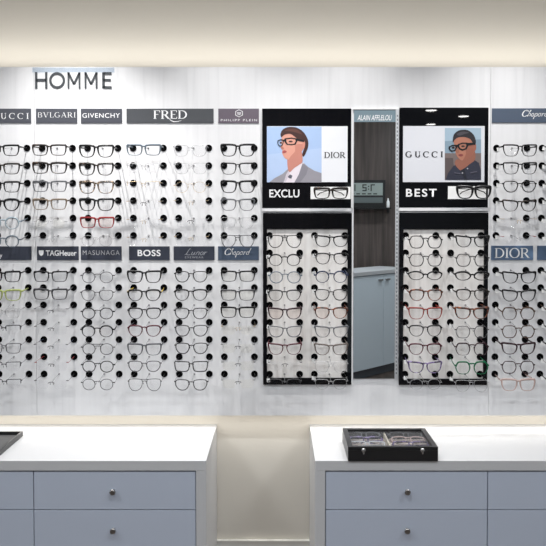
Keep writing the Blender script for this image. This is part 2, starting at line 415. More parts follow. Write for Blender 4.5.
lettering(upA, text_bm('EXCLU', offset=0.022, spacing=1.05), 269.3, 299.4, 189.4, 197.5, -0.0114, M_lettw)
lettering(upB, text_bm('BEST', offset=0.020, spacing=1.25), 406, 436.6, 188.7, 196.8, -0.0114, M_lettw)

# ------------------------------------------------------------------ posters
def smooth(pts, k=4):
    out = []; n = len(pts)
    for i in range(n):
        p0, p1, p2, p3 = (Vector(pts[(i + d) % n]) for d in (-1, 0, 1, 2))
        for j in range(k):
            t = j / k
            out.append(tuple(0.5 * ((2 * p1) + (p2 - p0) * t + (2 * p0 - 5 * p1 + 4 * p2 - p3) * t * t + (3 * p1 - p0 - 3 * p2 + p3) * t ** 3)))
    return out
def ell(cx, cy, rx, ry, n=16): return [(cx + rx * math.cos(2 * PI * i / n), cy + ry * math.sin(2 * PI * i / n)) for i in range(n)]
def ring(outer, inner): return ('ring', outer, inner)
def picture(parent, name, layers, ox, oy, k, Y, clip):
    """layers: (shape points in enlarged picture units, colour, smooth?)"""
    bm = bmesh.new(); mats = []; idx = {}; L = parent.location
    def mi(c):
        if c not in idx:
            idx[c] = len(mats); mats.append(mat('print_%d_%d_%d' % c, rgb(*c), 0.35))
        return idx[c]
    def P(p, y):
        X = min(max(p[0], clip[0]), clip[2]); Z = min(max(p[1], clip[1]), clip[3])
        x, z = at(ox + X / k, oy + Z / k, Y)
        return bm.verts.new((x - L.x, y - L.y, z - L.z))
    for i, (pts, c, sm) in enumerate(layers):
        y = Y - 0.00012 * i
        if pts[0] == 'ring':
            a, b = pts[1], pts[2]
            va = [P(p, y) for p in a]; vb = [P(p, y) for p in b]; n = len(a)
            for j in range(n):
                bm.faces.new((va[j], va[(j + 1) % n], vb[(j + 1) % n], vb[j])).material_index = mi(c)
        else:
            q = smooth(pts) if sm else pts
            bm.faces.new([P(p, y) for p in q]).material_index = mi(c)
    orient(bm)
    bmesh.ops.triangulate(bm, faces=[f for f in bm.faces if len(f.verts) > 4])
    me = bpy.data.meshes.new(name); bm.to_mesh(me); bm.free()
    for m in mats: me.materials.append(m)
    return link(name, me, parent)
def poster(label, pxl, pxr, pyt, pyb, m):
    Y = -0.0122
    x0, z1 = at(pxl, pyt, Y); x1, z0 = at(pxr, pyb, Y)
    t = thing('poster', label, 'poster', ((x0 + x1) / 2, -0.0109, z0), 'eyewear adverts on the black panels')
    boxo('sheet', -(x1 - x0) / 2, (x1 - x0) / 2, -0.0013, 0, 0, z1 - z0, m, t)
    return t
PY_ = -0.0128
M_shA = mat('poster_sheet_white', (0.80, 0.81, 0.84, 1), 0.3); M_shB = mat('poster_sheet_lilac', (0.66, 0.67, 0.71, 1), 0.3)
pA = poster('white poster of a young person in black glasses and grey jacket on blue', 266.9, 347.5, 126.2, 182.1, M_shA)
rl = [(118, 112), (160, 106), (192, 112), (196, 128), (186, 148), (160, 152), (132, 150), (120, 135)]
ll = [(76, 124), (96, 116), (112, 120), (112, 140), (104, 158), (90, 162), (80, 152), (75, 138)]
def shrink(pts, s):
    cx = sum(p[0] for p in pts) / len(pts); cy = sum(p[1] for p in pts) / len(pts)
    return [(cx + (p[0] - cx) * s, cy + (p[1] - cy) * s) for p in pts]
picture(pA, 'photo', [
  ([(12, 40), (343, 40), (343, 378), (12, 378)], (166, 190, 226), False),
  ([(12, 210), (343, 170), (343, 378), (12, 378)], (178, 198, 230), False),
  ([(26, 378), (60, 352), (108, 326), (140, 296), (190, 276), (232, 258), (262, 285), (300, 308), (346, 322), (346, 380), (120, 380)], (150, 147, 155), False),
  ([(112, 380), (128, 340), (146, 304), (190, 280), (236, 256), (228, 292), (205, 335), (182, 380)], (226, 217, 224), False),
  ([(128, 330), (146, 300), (150, 320), (128, 372), (114, 380)], (205, 196, 206), False),
  ([(228, 262), (262, 290), (250, 330), (214, 380), (178, 380), (205, 330)], (133, 130, 139), False),
  ([(138, 344), (152, 330), (166, 338), (160, 356), (144, 352)], (92, 92, 104), False),
  ([(138, 215), (170, 210), (216, 180), (228, 250), (206, 272), (176, 292), (150, 316), (137, 285)], (196, 132, 118), True),
  ([(104, 96), (112, 78), (150, 68), (200, 84), (228, 120), (238, 158), (222, 192), (186, 224), (146, 240), (122, 232), (108, 212), (103, 196), (106, 184), (95, 168), (102, 142), (100, 118)], (218, 156, 138), True),
  ([(186, 150), (236, 150), (222, 192), (186, 224), (146, 240), (160, 215), (182, 190)], (196, 132, 116), True),
  (ell(240, 152, 13, 26), (206, 138, 122), True),
  ([(94, 86), (106, 60), (140, 43), (190, 46), (232, 72), (257, 112), (263, 150), (252, 190), (234, 222), (226, 205), (242, 160), (240, 128), (218, 122), (206, 128), (196, 116), (176, 98), (150, 84), (118, 90), (100, 104)], (66, 40, 36), True),
  ([(120, 66), (150, 54), (196, 60), (226, 88), (196, 78), (150, 68)], (96, 60, 52), True),
  ([(106, 190), (120, 184), (132, 192), (120, 200), (108, 200)], (170, 82, 82), True),
  ([(96, 168), (104, 160), (116, 172), (108, 178)], (188, 120, 106), True),
  (ell(156, 130, 12, 5), (70, 45, 45), True), (ell(96, 138, 7, 5), (70, 45, 45), True),
  (ring(rl, shrink(rl, 0.74)), (24, 24, 28), False),
  (ring(ll, shrink(ll, 0.72)), (24, 24, 28), False),
  ([(190, 112), (238, 124), (238, 134), (190, 124)], (24, 24, 28), False),
  ([(110, 122), (122, 116), (122, 126), (110, 132)], (24, 24, 28), False),
], 265, 120, 6.067, PY_, (12, 40, 343, 379))
lettering(pA, glyphs_bm('DIOR', SERIF, 0.10, weight=1.25), 324.4, 345.3, 152, 158.3, PY_ - 0.0002, M_lettd)
pB = poster('pale lilac poster of a short-haired person in thick black glasses and dark jacket', 403.1, 484.3, 126, 182.1, M_shB)
g1 = [(316, 186), (340, 178), (368, 178), (374, 192), (364, 214), (340, 222), (322, 214), (314, 200)]
g2 = [(266, 200), (286, 190), (308, 190), (312, 204), (304, 222), (284, 228), (270, 220), (265, 210)]
picture(pB, 'photo', [
  ([(245, 98), (443, 98), (443, 240), (245, 240)], (156, 178, 194), False),
  ([(245, 170), (443, 160), (443, 240), (245, 240)], (128, 150, 166), False),
  ([(245, 236), (443, 236), (443, 382), (245, 382)], (112, 100, 98), False),
  ([(245, 262), (290, 262), (300, 382), (245, 382)], (86, 76, 76), False),
  ([(250, 384), (262, 345), (292, 305), (330, 290), (372, 290), (404, 272), (430, 288), (446, 330), (446, 384)], (46, 48, 62), False),
  ([(300, 296), (312, 268), (350, 276), (404, 222), (410, 270), (380, 296), (352, 318), (330, 330)], (142, 92, 76), True),
  ([(292, 165), (304, 140), (350, 134), (394, 156), (408, 190), (402, 230), (378, 262), (340, 276), (318, 262), (304, 236), (300, 205)], (168, 112, 92), True),
  ([(360, 190), (406, 190), (400, 232), (378, 262), (344, 276), (360, 240)], (146, 92, 76), True),
  (ell(407, 202, 9, 22), (150, 94, 78), True),
  ([(288, 176), (292, 140), (310, 118), (340, 108), (374, 112), (402, 136), (414, 168), (410, 190), (400, 186), (384, 160), (352, 148), (318, 150), (300, 162)], (38, 34, 38), True),
  ([(310, 132), (340, 118), (376, 124), (350, 132), (325, 140)], (72, 68, 74), True),
  ([(318, 246), (332, 240), (346, 246), (332, 254)], (128, 62, 60), True),
  (ell(344, 198, 10, 5), (40, 28, 28), True), (ell(290, 206, 8, 5), (40, 28, 28), True),
  ([(306, 226), (314, 206), (322, 228), (314, 234)], (150, 98, 80), True),
  (ring(g1, shrink(g1, 0.66)), (16, 16, 20), False), (ring(g2, shrink(g2, 0.64)), (16, 16, 20), False),
  ([(368, 180), (410, 178), (410, 188), (370, 194)], (16, 16, 20), False),
  ([(306, 192), (318, 188), (318, 200), (306, 204)], (16, 16, 20), False),
  ([(330, 330), (352, 318), (366, 384), (356, 384)], (30, 32, 42), False),
  ([(296, 340), (330, 346), (330, 350), (296, 345)], (88, 86, 100), False), ([(384, 340), (420, 334), (420, 338), (384, 346)], (88, 86, 100), False),
  (ell(368, 320, 4, 4), (170, 170, 178), False), (ell(340, 344, 4, 4), (170, 170, 178), False),
], 400, 110, 5.463, PY_, (245, 98, 443, 382))
lettering(pB, glyphs_bm('GUCCI', SERIF, 0.42, weight=1.5), 405.3, 442.8, 151.3, 157.4, PY_ - 0.0002, M_lettd)

# ------------------------------------------------------------------ mirror between the panels
Y = -0.006
mx0 = at(353.6, 250, Y)[0]; mx1 = at(395.0, 250, Y)[0]; mz1 = at(300, 109.6, Y)[1]; mz0 = at(300, 378.6, Y)[1]
mr = thing('wall_mirror', 'tall narrow mirror between the two black-framed boards', 'mirror', ((mx0 + mx1) / 2, -0.0008, mz0))
L = mr.location
boxo('glass', mx0 - L.x, mx1 - L.x, Y, 0, 0, mz1 - L.z, M_mirror, mr)
fz = at(300, 122, Y)[1]
boxo('frosted_band', mx0 - L.x, mx1 - L.x, Y - 0.0006, Y - 0.0001, fz - L.z, mz1 - L.z - 0.003, M_frost, mr)
bm = bmesh.new(); ex = at(398.4, 250, Y)[0]
bm_box(bm, mx1 - L.x + 0.0003, ex - L.x, Y - 0.002, 0, 0, mz1 - L.z)
z = 0.02
while z < mz1 - L.z - 0.03:
    bm_box(bm, mx1 - L.x + 0.005, mx1 - L.x + 0.010, Y - 0.0024, Y - 0.0019, z, z + 0.008, 1); z += 0.0165
obj('slotted_edge', bm, [M_alu, mat('slot_grey', (0.22, 0.24, 0.26, 1), 0.6)], mr)
boxo('top_trim', mx0 - L.x - 0.004, ex - L.x, Y - 0.002, 0, mz1 - L.z + 0.0003, mz1 - L.z + 0.004, M_whiteedge, mr)
lettering(mr, text_bm('ALAIN AFFLELOU', shear=0.25, offset=0.012), 357.4, 392, 115.0, 120.4, Y - 0.0020, M_lettw)

# ------------------------------------------------------------------ name plates
def plate(label, pxl, pxr, pyt, pyb, m, name='name_plate'):
    Y = -0.004; yc = (pyt + pyb) / 2
    x0 = at(pxl, yc, Y)[0]; x1 = at(pxr, yc, Y)[0]; z1 = at(300, pyt, Y)[1]; z0 = at(300, pyb, Y)[1]
    t = thing(name, label, 'sign', ((x0 + x1) / 2, -0.0005, z0), 'brand name plates above the glasses columns')
    boxo('plate', -(x1 - x0) / 2, (x1 - x0) / 2, -0.0035, 0, 0, z1 - z0, m, t, bevel=0.0005)
    return t
LY = -0.0043
T0, T1 = 108.6, 122.9; U0, U1 = 246.3, 260.1
p = plate('grey name plate cut by the left edge, top row, wide-spaced serif capitals', -13, 31, T0, T1, M_plate)
lettering(p, glyphs_bm('GUCCI', SERIF, 0.42), -8.5, 28.6, 113.0, 119.0, LY, M_lettw)
p = plate('grey name plate with serif capitals, second from left in the top row', 36, 77.2, T0, T1, M_plate)
lettering(p, glyphs_bm('BVLGARI', SERIF, 0.16, weight=0.75), 38, 75.6, 112.2, 117.6, LY, M_lettw)
p = plate('grey name plate with sans-serif capitals above the third glasses column', 80.8, 121.9, T0, T1, M_plate)
lettering(p, text_bm('GIVENCHY', offset=0.0, spacing=1.12), 82.4, 119.9, 113.2, 117.8, LY, M_lettw)
p = plate('extra wide charcoal name plate with large serif capitals, top row', 126.5, 213.6, T0, T1, M_plate2)
lettering(p, glyphs_bm('FRED', SERIF, 0.06, weight=1.15), 153.4, 187, 110.3, 119.2, LY, M_lettw)
bm = bmesh.new(); pts = [(0, .3), (.15, .12), (.4, .0), (.7, .02), (1, .14)]; strip(bm, pts, [.03, .07, .09, .06, .02])
lettering(p, bm, 169, 181.5, 118.6, 122.2, LY, M_lettw, 'flourish')
p = plate('mauve-grey name plate with hexagon emblem, top row beside the black panel', 218.3, 258.9, T0, T1, M_plate3)
bm = bmesh.new()
strip(bm, arc(0, 0, 1, 1, 30, 390, 6), [.16] * 7)
strip(bm, [(-.55, .18), (.55, .18)], [.14] * 2); strip(bm, [(-.55, -.2), (.55, -.2)], [.14] * 2); strip(bm, [(-.3, .18), (0, -.55), (.3, .18)], [.14] * 3)
lettering(p, bm, 235.3, 242.8, 109.4, 117.2, LY, M_lettw, 'emblem')
lettering(p, text_bm('PHILIPP PLEIN', spacing=1.35), 220.8, 257, 119.1, 121.2, LY, M_lettw)
p = plate('long slate name plate with script lettering, top row at right edge', 492, 556, T0 - .3, T1 - .3, M_plateb)
lettering(p, glyphs_bm('Chopard', SCRIPT, 0.07, 0.35, 1.2), 522, 550, 109.6, 119, LY, M_lettw)
p = plate('dark name plate cut by the left edge, lower row', -13, 31.4, U0, U1, M_platen)
lettering(p, glyphs_bm('y', SCRIPT, shear=0.2), -0.6, 2.2, 254.5, 259.0, LY, M_lettw)
p = plate('dark name plate with shield emblem and bold lettering, lower row', 36.9, 78.6, U0, U1, M_platen)
lettering(p, text_bm('TAGHeuer', offset=0.022), 45.8, 76.6, 250.2, 255.8, LY, M_lettw)
bm = bmesh.new(); bm.faces.new([bm.verts.new((x, 0, z)) for x, z in [(-1, 1), (1, 1), (1, 0), (.7, -.6), (0, -1), (-.7, -.6), (-1, 0)]])
lettering(p, bm, 38.8, 43.6, 250.3, 256, LY, M_lettw, 'emblem')
p = plate('dark name plate with thin capitals behind clear glasses, lower row', 80.8, 121.5, U0, U1, M_platen)
lettering(p, text_bm('MASUNAGA', spacing=1.2), 82.7, 119.6, 250.3, 255, LY, mat('dim_lettering', (0.42, 0.42, 0.44, 1), 0.5))
p = plate('dark name plate with bold four-letter capitals, lower row', 129, 169.6, U0, U1, M_platen)
lettering(p, text_bm('BOSS', offset=0.02, spacing=1.1), 137.6, 160.6, 249.8, 256.2, LY, M_lettw)
p = plate('dark name plate with pale script and tiny capitals, lower row', 173.7, 214.5, U0, U1, M_platen)
M_dim2 = mat('grey_lettering', (0.36, 0.37, 0.40, 1), 0.5)
lettering(p, glyphs_bm('Lunor', SCRIPT, 0.03, 0.4), 184.5, 207.5, 248.2, 255.2, LY, M_dim2)
lettering(p, text_bm('EYEWEAR', spacing=1.3), 185, 203.5, 256.4, 258.4, LY, M_dim2, 'small_lettering')
p = plate('blue-slate name plate with white script, lower row beside black-framed board', 218, 258.9, U0, U1, M_plateb)
lettering(p, glyphs_bm('Chopard', SCRIPT, 0.07, 0.35), 224.6, 251.4, 248, 257.4, LY, M_lettw)
p = plate('blue name plate with large serif capitals, right of the black-framed board', 491.2, 533.2, U0 - .6, U1 - .1, M_platesky)
lettering(p, glyphs_bm('DIOR', SERIF, 0.06), 494.8, 529.6, 248, 258.4, LY, M_lettw)
plate('blue blank name plate cut by the right edge, lower row', 537.2, 576, U0 - .6, U1 - .1, M_platesky)

# raised letters and clear strip above them
xa, za = at(35, 88.6); xb, zb_ = at(112, 72.2)
sg = thing('wall_lettering', 'large raised slate capitals at the top left of the display', 'sign', (at(73, 88)[0], -0.0008, za))
for ch, p0, p1 in (('H', 35.2, 47.6), ('O', 49.3, 65.2), ('M', 67.6, 80.6), ('M', 84.6, 97.6), ('E', 102.2, 111.6)):
    bm = glyphs_bm(ch, SANS, 0)
    fit(bm, at(p0, 80)[0] - sg.location.x, at(p1, 80)[0] - sg.location.x, 0, zb_ - za, 0, 0.0022)
    obj('letter', bm, M_homme, sg)
s0 = at(32.3, 72.2, -0.003); s1 = at(114.3, 67.4, -0.003)
tag(boxo('clear_strip', s0[0], s1[0], -0.003, -0.0006, s0[1], s1[1], M_strip), 'thin clear strip stuck along the board top above the raised capitals', 'strip')

# ------------------------------------------------------------------ glasses
SH = {  # outlines: x from nose side (-1) to outer side (+1), z down -1 to up +1, anticlockwise from outer
 'rect':  [(.97, .10), (1.0, .70), (.95, .97), (.82, 1.0), (.2, .97), (-.5, .95), (-.90, .88), (-.99, .55), (-.93, -.25), (-.78, -.80), (-.40, -.98), (.35, -.99), (.74, -.86), (.90, -.35)],
 'square': [(.97, .10), (1.02, .72), (.96, .98), (.80, 1.0), (.2, .98), (-.5, .95), (-.90, .84), (-.98, .48), (-.88, -.30), (-.66, -.82), (-.30, -1.0), (.28, -1.0), (.66, -.82), (.87, -.35)],
 'round': [(1, 0), (.92, .45), (.66, .80), (.25, .98), (-.25, .98), (-.66, .80), (-.92, .45), (-1, 0), (-.90, -.45), (-.62, -.80), (-.22, -.99), (.22, -.99), (.62, -.80), (.90, -.45)],
 'panto': [(1.0, .20), (.98, .60), (.80, .90), (.30, .98), (-.35, .96), (-.82, .82), (-.98, .45), (-.93, -.05), (-.74, -.58), (-.42, -.90), (0, -1.0), (.42, -.90), (.75, -.55), (.94, -.1)],
 'cat':   [(.98, .45), (1.04, .92), (.86, 1.02), (.30, .90), (-.40, .82), (-.86, .66), (-.98, .25), (-.86, -.38), (-.58, -.84), (-.15, -1.0), (.32, -.96), (.70, -.62), (.90, -.1)],
 'aviator': [(1.0, .45), (.90, .88), (.45, .98), (-.30, .97), (-.82, .88), (-.97, .50), (-.90, 0), (-.72, -.50), (-.35, -.88), (.12, -1.0), (.55, -.86), (.86, -.40), (.98, .05)],
 'geo':   [(1.0, .08), (.84, .62), (.62, .93), (.25, .98), (-.28, .98), (-.64, .90), (-.86, .55), (-.97, .05), (-.84, -.52), (-.58, -.90), (-.22, -1.0), (.28, -1.0), (.62, -.88), (.86, -.48)],
 'oval':  [(1.04, .25), (.98, .62), (.55, .90), (0, .96), (-.55, .80), (-.90, .40), (-.98, 0), (-.84, -.50), (-.45, -.88), (.05, -1.0), (.50, -.88), (.84, -.45)],
}
DIM = {'rect': (28.5, 19.0, 13), 'square': (28.3, 21.0, 13), 'round': (24.2, 21, 20), 'panto': (26.3, 20.3, 16), 'cat': (27.8, 20.8, 14), 'aviator': (27.8, 23.5, 13.5), 'geo': (26.8, 23, 15.5), 'oval': (27.5, 15, 15)}
SHN = {'rect': 'rectangular', 'square': 'square', 'round': 'round', 'panto': 'rounded', 'cat': 'upswept cat-eye', 'aviator': 'aviator', 'geo': 'angular', 'oval': 'narrow oval'}
MN = {'blk': 'black', 'gun': 'dark metal', 'silver': 'silver', 'gold': 'gold', 'grey': 'grey', 'bluegrey': 'blue-grey', 'sky': 'pale blue', 'crystal': 'clear', 'navy': 'navy', 'red': 'red', 'orange': 'red-orange', 'burg': 'burgundy', 'plum': 'dark plum', 'lime': 'lime', 'green': 'green', 'taupe': 'taupe', 'tan': 'tan', 'rose': 'pale pink', 'brown': 'brown', 'yellow': 'yellow', 'tort': 'dark tortoiseshell', 'leo': 'mottled tortoiseshell', 'amber': 'amber tortoiseshell', 'purple': 'purple marbled'}
CACHE = {}
def cache(key, fn):
    if key not in CACHE: CACHE[key] = fn()
    return CACHE[key]
def outline(shape, side, off=0.0):
    a, b, br = DIM[shape]; a /= 1000; b /= 1000; br /= 1000
    pts = smooth([(x, z) for x, z in SH[shape]], 3)
    cx = side * (br / 2 + 0.0022 + a); cz = 0.0085 - b if shape != 'oval' else -0.005
    out = []
    for x, z in pts:
        l = math.hypot(x * a, z * b)
        kk = 1 + off / l
        xx = cx + side * x * a * kk
        out.append((xx, -0.004 + 0.0045 * (abs(xx) / 0.07) ** 2 - 0.0006, cz + z * b * kk))
    return out, cx, cz, a, b
def hinge_z(shape):
    a, b, br = DIM[shape]
    return 0.0085 - b / 1000 + b / 1000 * {'round': .35, 'panto': .62, 'aviator': .6, 'geo': .4, 'cat': .8, 'oval': .5}.get(shape, .78) if shape != 'oval' else 0.0015
def front_mesh(shape, rim, t, col):
    m = FR[col]
    bm = bmesh.new(); thin = t < 2.4
    t = ((t * 1.2 if col in ('silver', 'gold', 'crystal') else t * 2.0) if thin else t * 1.75) / 1000
    dp = 0.0032 if not thin else t
    for s in (-1, 1):
        if rim != 'rimless':
            pts, cx, cz, a, b = outline(shape, s, t * 0.4)
            if rim == 'half':
                pts = [p for p in pts if p[2] > cz + 0.1 * b]
                pts.sort(key=lambda p: p[0]); bm_sweep(bm, pts, (t, dp), n=6)
            else:
                tp = [1 + (0.42 if not thin else 0.0) * ((p[2] - cz) / b + 0.2) for p in pts]
                bm_sweep(bm, pts, (t, dp), closed=True, n=6, taper=tp)
            o2, cx, cz, a, b = outline(shape, s)
            ex = max(abs(p[0]) for p in o2)
            hz = hinge_z(shape)
            hh = max(t * 1.25, 0.0022)
            x0, x1 = sorted((s * (ex - 0.0005), s * 0.0705))
            bm_box(bm, x0, x1, -0.0035 + 0.003, 0.004, hz - hh / 2, hz + hh / 2)
        # pad arms and nose pads
        br = DIM[shape][2] / 1000
        if thin or rim != 'full':
            bm_sweep(bm, [(s * br * .45, -0.002, -0.001), (s * br * .36, 0.005, -0.004), (s * br * .46, 0.006, -0.009)], (0.0009, 0.0009), n=5)
            bm_sweep(bm, [(s * br * .42, 0.006, -0.007), (s * br * .52, 0.006, -0.0145)], (0.0022, 0.003), n=6)
        else:
            bm_sweep(bm, [(s * br * .50, 0.0, -0.006), (s * br * .62, 0.003, -0.016)], (0.0022, 0.004), n=6)
    br = DIM[shape][2] / 1000
    bt = max(t * (1.0 if thin else 1.25), 0.0013); e = br / 2 + 0.0022 + (0.002 if rim != 'rimless' else 0.004)
    if rim == 'rimless': pts = [(-e, -0.004, -0.006), (-e * .72, -0.0055, -0.002), (0, -0.006, -0.0005), (e * .72, -0.0055, -0.002), (e, -0.004, -0.006)]
    elif shape == 'oval': pts = [(-e, -0.004, -0.003), (-e * .5, -0.005, 0.0), (0, -0.005, 0.001), (e * .5, -0.005, 0.0), (e, -0.004, -0.003)]
    else: dz = 0.0 if shape in ('round',) or thin else 0.0030; pts = [(-e, -0.004, -0.0012 + dz), (-e * .55, -0.005, 0.0005 + dz), (0, -0.005, 0.0012 + dz), (e * .55, -0.005, 0.0005 + dz), (e, -0.004, -0.0012 + dz)]
    bm_sweep(bm, pts, (bt, dp), n=6)
    if shape == 'aviator' or rim == 'double':
        bm_sweep(bm, [(-e * 1.5, -0.004, 0.0082), (0, -0.005, 0.0078), (e * 1.5, -0.004, 0.0082)], (bt, dp), n=6)
    if rim == 'brow':
        for s in (-1, 1):
            pts, cx, cz, a, b = outline(shape, s, 0.0004)
            pts = sorted([p for p in pts if p[2] > cz + 0.45 * b], key=lambda p: p[0])
            bm_sweep(bm, [(p[0], p[1] - 0.0006, p[2]) for p in pts], (0.0032, 0.0034), n=6)
    return mesh('frame_front', bm, m)
def lens_mesh(shape, side, m):
    bm = bmesh.new(); pts, cx, cz, a, b = outline(shape, side, -0.0002)
    f1 = [bm.verts.new((p[0], p[1] - 0.0006, p[2])) for p in pts]; f2 = [bm.verts.new((p[0], p[1] + 0.0008, p[2])) for p in pts]
    bm.faces.new(f1); bm.faces.new(list(reversed(f2))); n = len(pts)
    for i in range(n): bm.faces.new((f1[i], f2[i], f2[(i + 1) % n], f1[(i + 1) % n]))
    return mesh('lens', bm, m)
TLEN = 0.1185
def temple_mesh(shape, side, thick, m, z_off):
    bm = bmesh.new(); hz = hinge_z(shape) if shape else 0
    x0, x1 = side * 0.0695, side * 0.0640; ye = TLEN
    ze = z_off
    if thick:
        pts = [(x0, 0.0005, hz), (x0 * .995, 0.04, hz * .7 + ze * .3), ((x0 + x1) / 2, 0.08, hz * .3 + ze * .7), (x1, ye, ze)]
        bm_sweep(bm, pts, (0.0032, thick / 1000), n=6, taper=[1.05, 1, .85, .8])
    else:
        pts = [(x0, 0.0005, hz), (x0 * .995, 0.04, hz * .7 + ze * .3), ((x0 + x1) / 2, 0.072, hz * .35 + ze * .65)]
        bm_sweep(bm, pts, (0.0012, 0.0017), n=6)
    return mesh('temple', bm, m)
def tip_mesh(shape, side, m, z_off):
    bm = bmesh.new(); hz = hinge_z(shape)
    x0, x1 = side * 0.0695, side * 0.0640
    pts = [((x0 + x1) / 2 * 1.004, 0.062, hz * .45 + z_off * .55), ((x0 + x1) / 2, 0.085, hz * .25 + z_off * .75), (x1, TLEN, z_off)]
    bm_sweep(bm, pts, (0.0024, 0.0030), n=6, taper=[.75, 1, 1])
    return mesh('temple_tip', bm, m)
def end_mesh(shape, side, m):
    bm = bmesh.new(); hz = hinge_z(shape); pts, cx, cz, a, b = outline(shape, side); ex = max(abs(p[0]) for p in pts)
    x0, x1 = sorted((side * (ex - 0.005), side * 0.0705))
    bm_box(bm, x0, x1, -0.0012, 0.003, hz - 0.0011, hz + 0.0011)
    return mesh('end_piece', bm, m)
bm = bmesh.new(); bm_box(bm, -0.0012, 0.0012, -0.008, 0.008, -0.011, 0.004); TAG = mesh('price_tag', bm, M_tag)
DROP = 0.008
def glasses(label, group, loc, shape, rim, col, t, lens=None, tcol=None, tipcol='blk', tags=0, hang=True, rx=0.0):
    """bridge at loc; the temples run back (+y) into the sockets"""
    g = thing('eyeglasses', label, 'glasses', loc, group)
    g.rotation_euler = (rx, 0, 0)
    m = FR[col]; thin = t < 2.4
    link('frame_front', cache(('f', shape, rim, t, col), lambda: front_mesh(shape, rim, t, col)), g)
    lm = lens or (M_lensr if rim == 'rimless' else M_lens)
    for s in (-1, 1):
        link('lens', cache(('l', shape, s, lm.name), lambda: lens_mesh(shape, s, lm)), g)
        tc = tcol or col
        if rim == 'rimless': link('end_piece', cache(('e', shape, s, tc), lambda: end_mesh(shape, s, FR[tc])), g)
        if thin or rim == 'rimless':
            tm = link('temple', cache(('t', shape, s, 0, tc), lambda: temple_mesh(shape, s, 0, FR[tc], DROP)), g)
            link('temple_tip', cache(('tt', shape, s, tipcol), lambda: tip_mesh(shape, s, FR[tipcol], DROP)), tm)
        else:
            th = 6.4 if t < 3.4 else 7.2
            link('temple', cache(('t', shape, s, th, tc), lambda: temple_mesh(shape, s, th, FR[tc], DROP)), g)
    if tags:
        o = link('price_tag', TAG, g, (-0.0675, 0.035 + 0.02 * random.random() + 0.03 * (tags > 1), -0.001 + 0.004 * random.random()))
        o.rotation_euler = (random.uniform(-.3, .3), 0, random.uniform(0.7, 1.2)); o['label'] = 'white price tag looped on the temple'
    return g

ORD = ['first', 'second', 'third', 'fourth', 'fifth', 'sixth', 'seventh', 'eighth', 'ninth', 'tenth', 'eleventh', 'twelfth', 'thirteenth']
CN = {'A': 'leftmost column', 'B': 'second column from left', 'C': 'third column from left', 'D': 'fourth column from left', 'E': 'fifth column from left', 'F': 'sixth column from left',
      'P': 'left black-framed board, left column', 'Q': 'left black-framed board, right column', 'R': 'right black-framed board, left column', 'T': 'right black-framed board, right column',
      'G': 'column right of the black-framed boards', 'H': 'cut-off column at right edge'}
BL, GU = 'blk', 'gun'
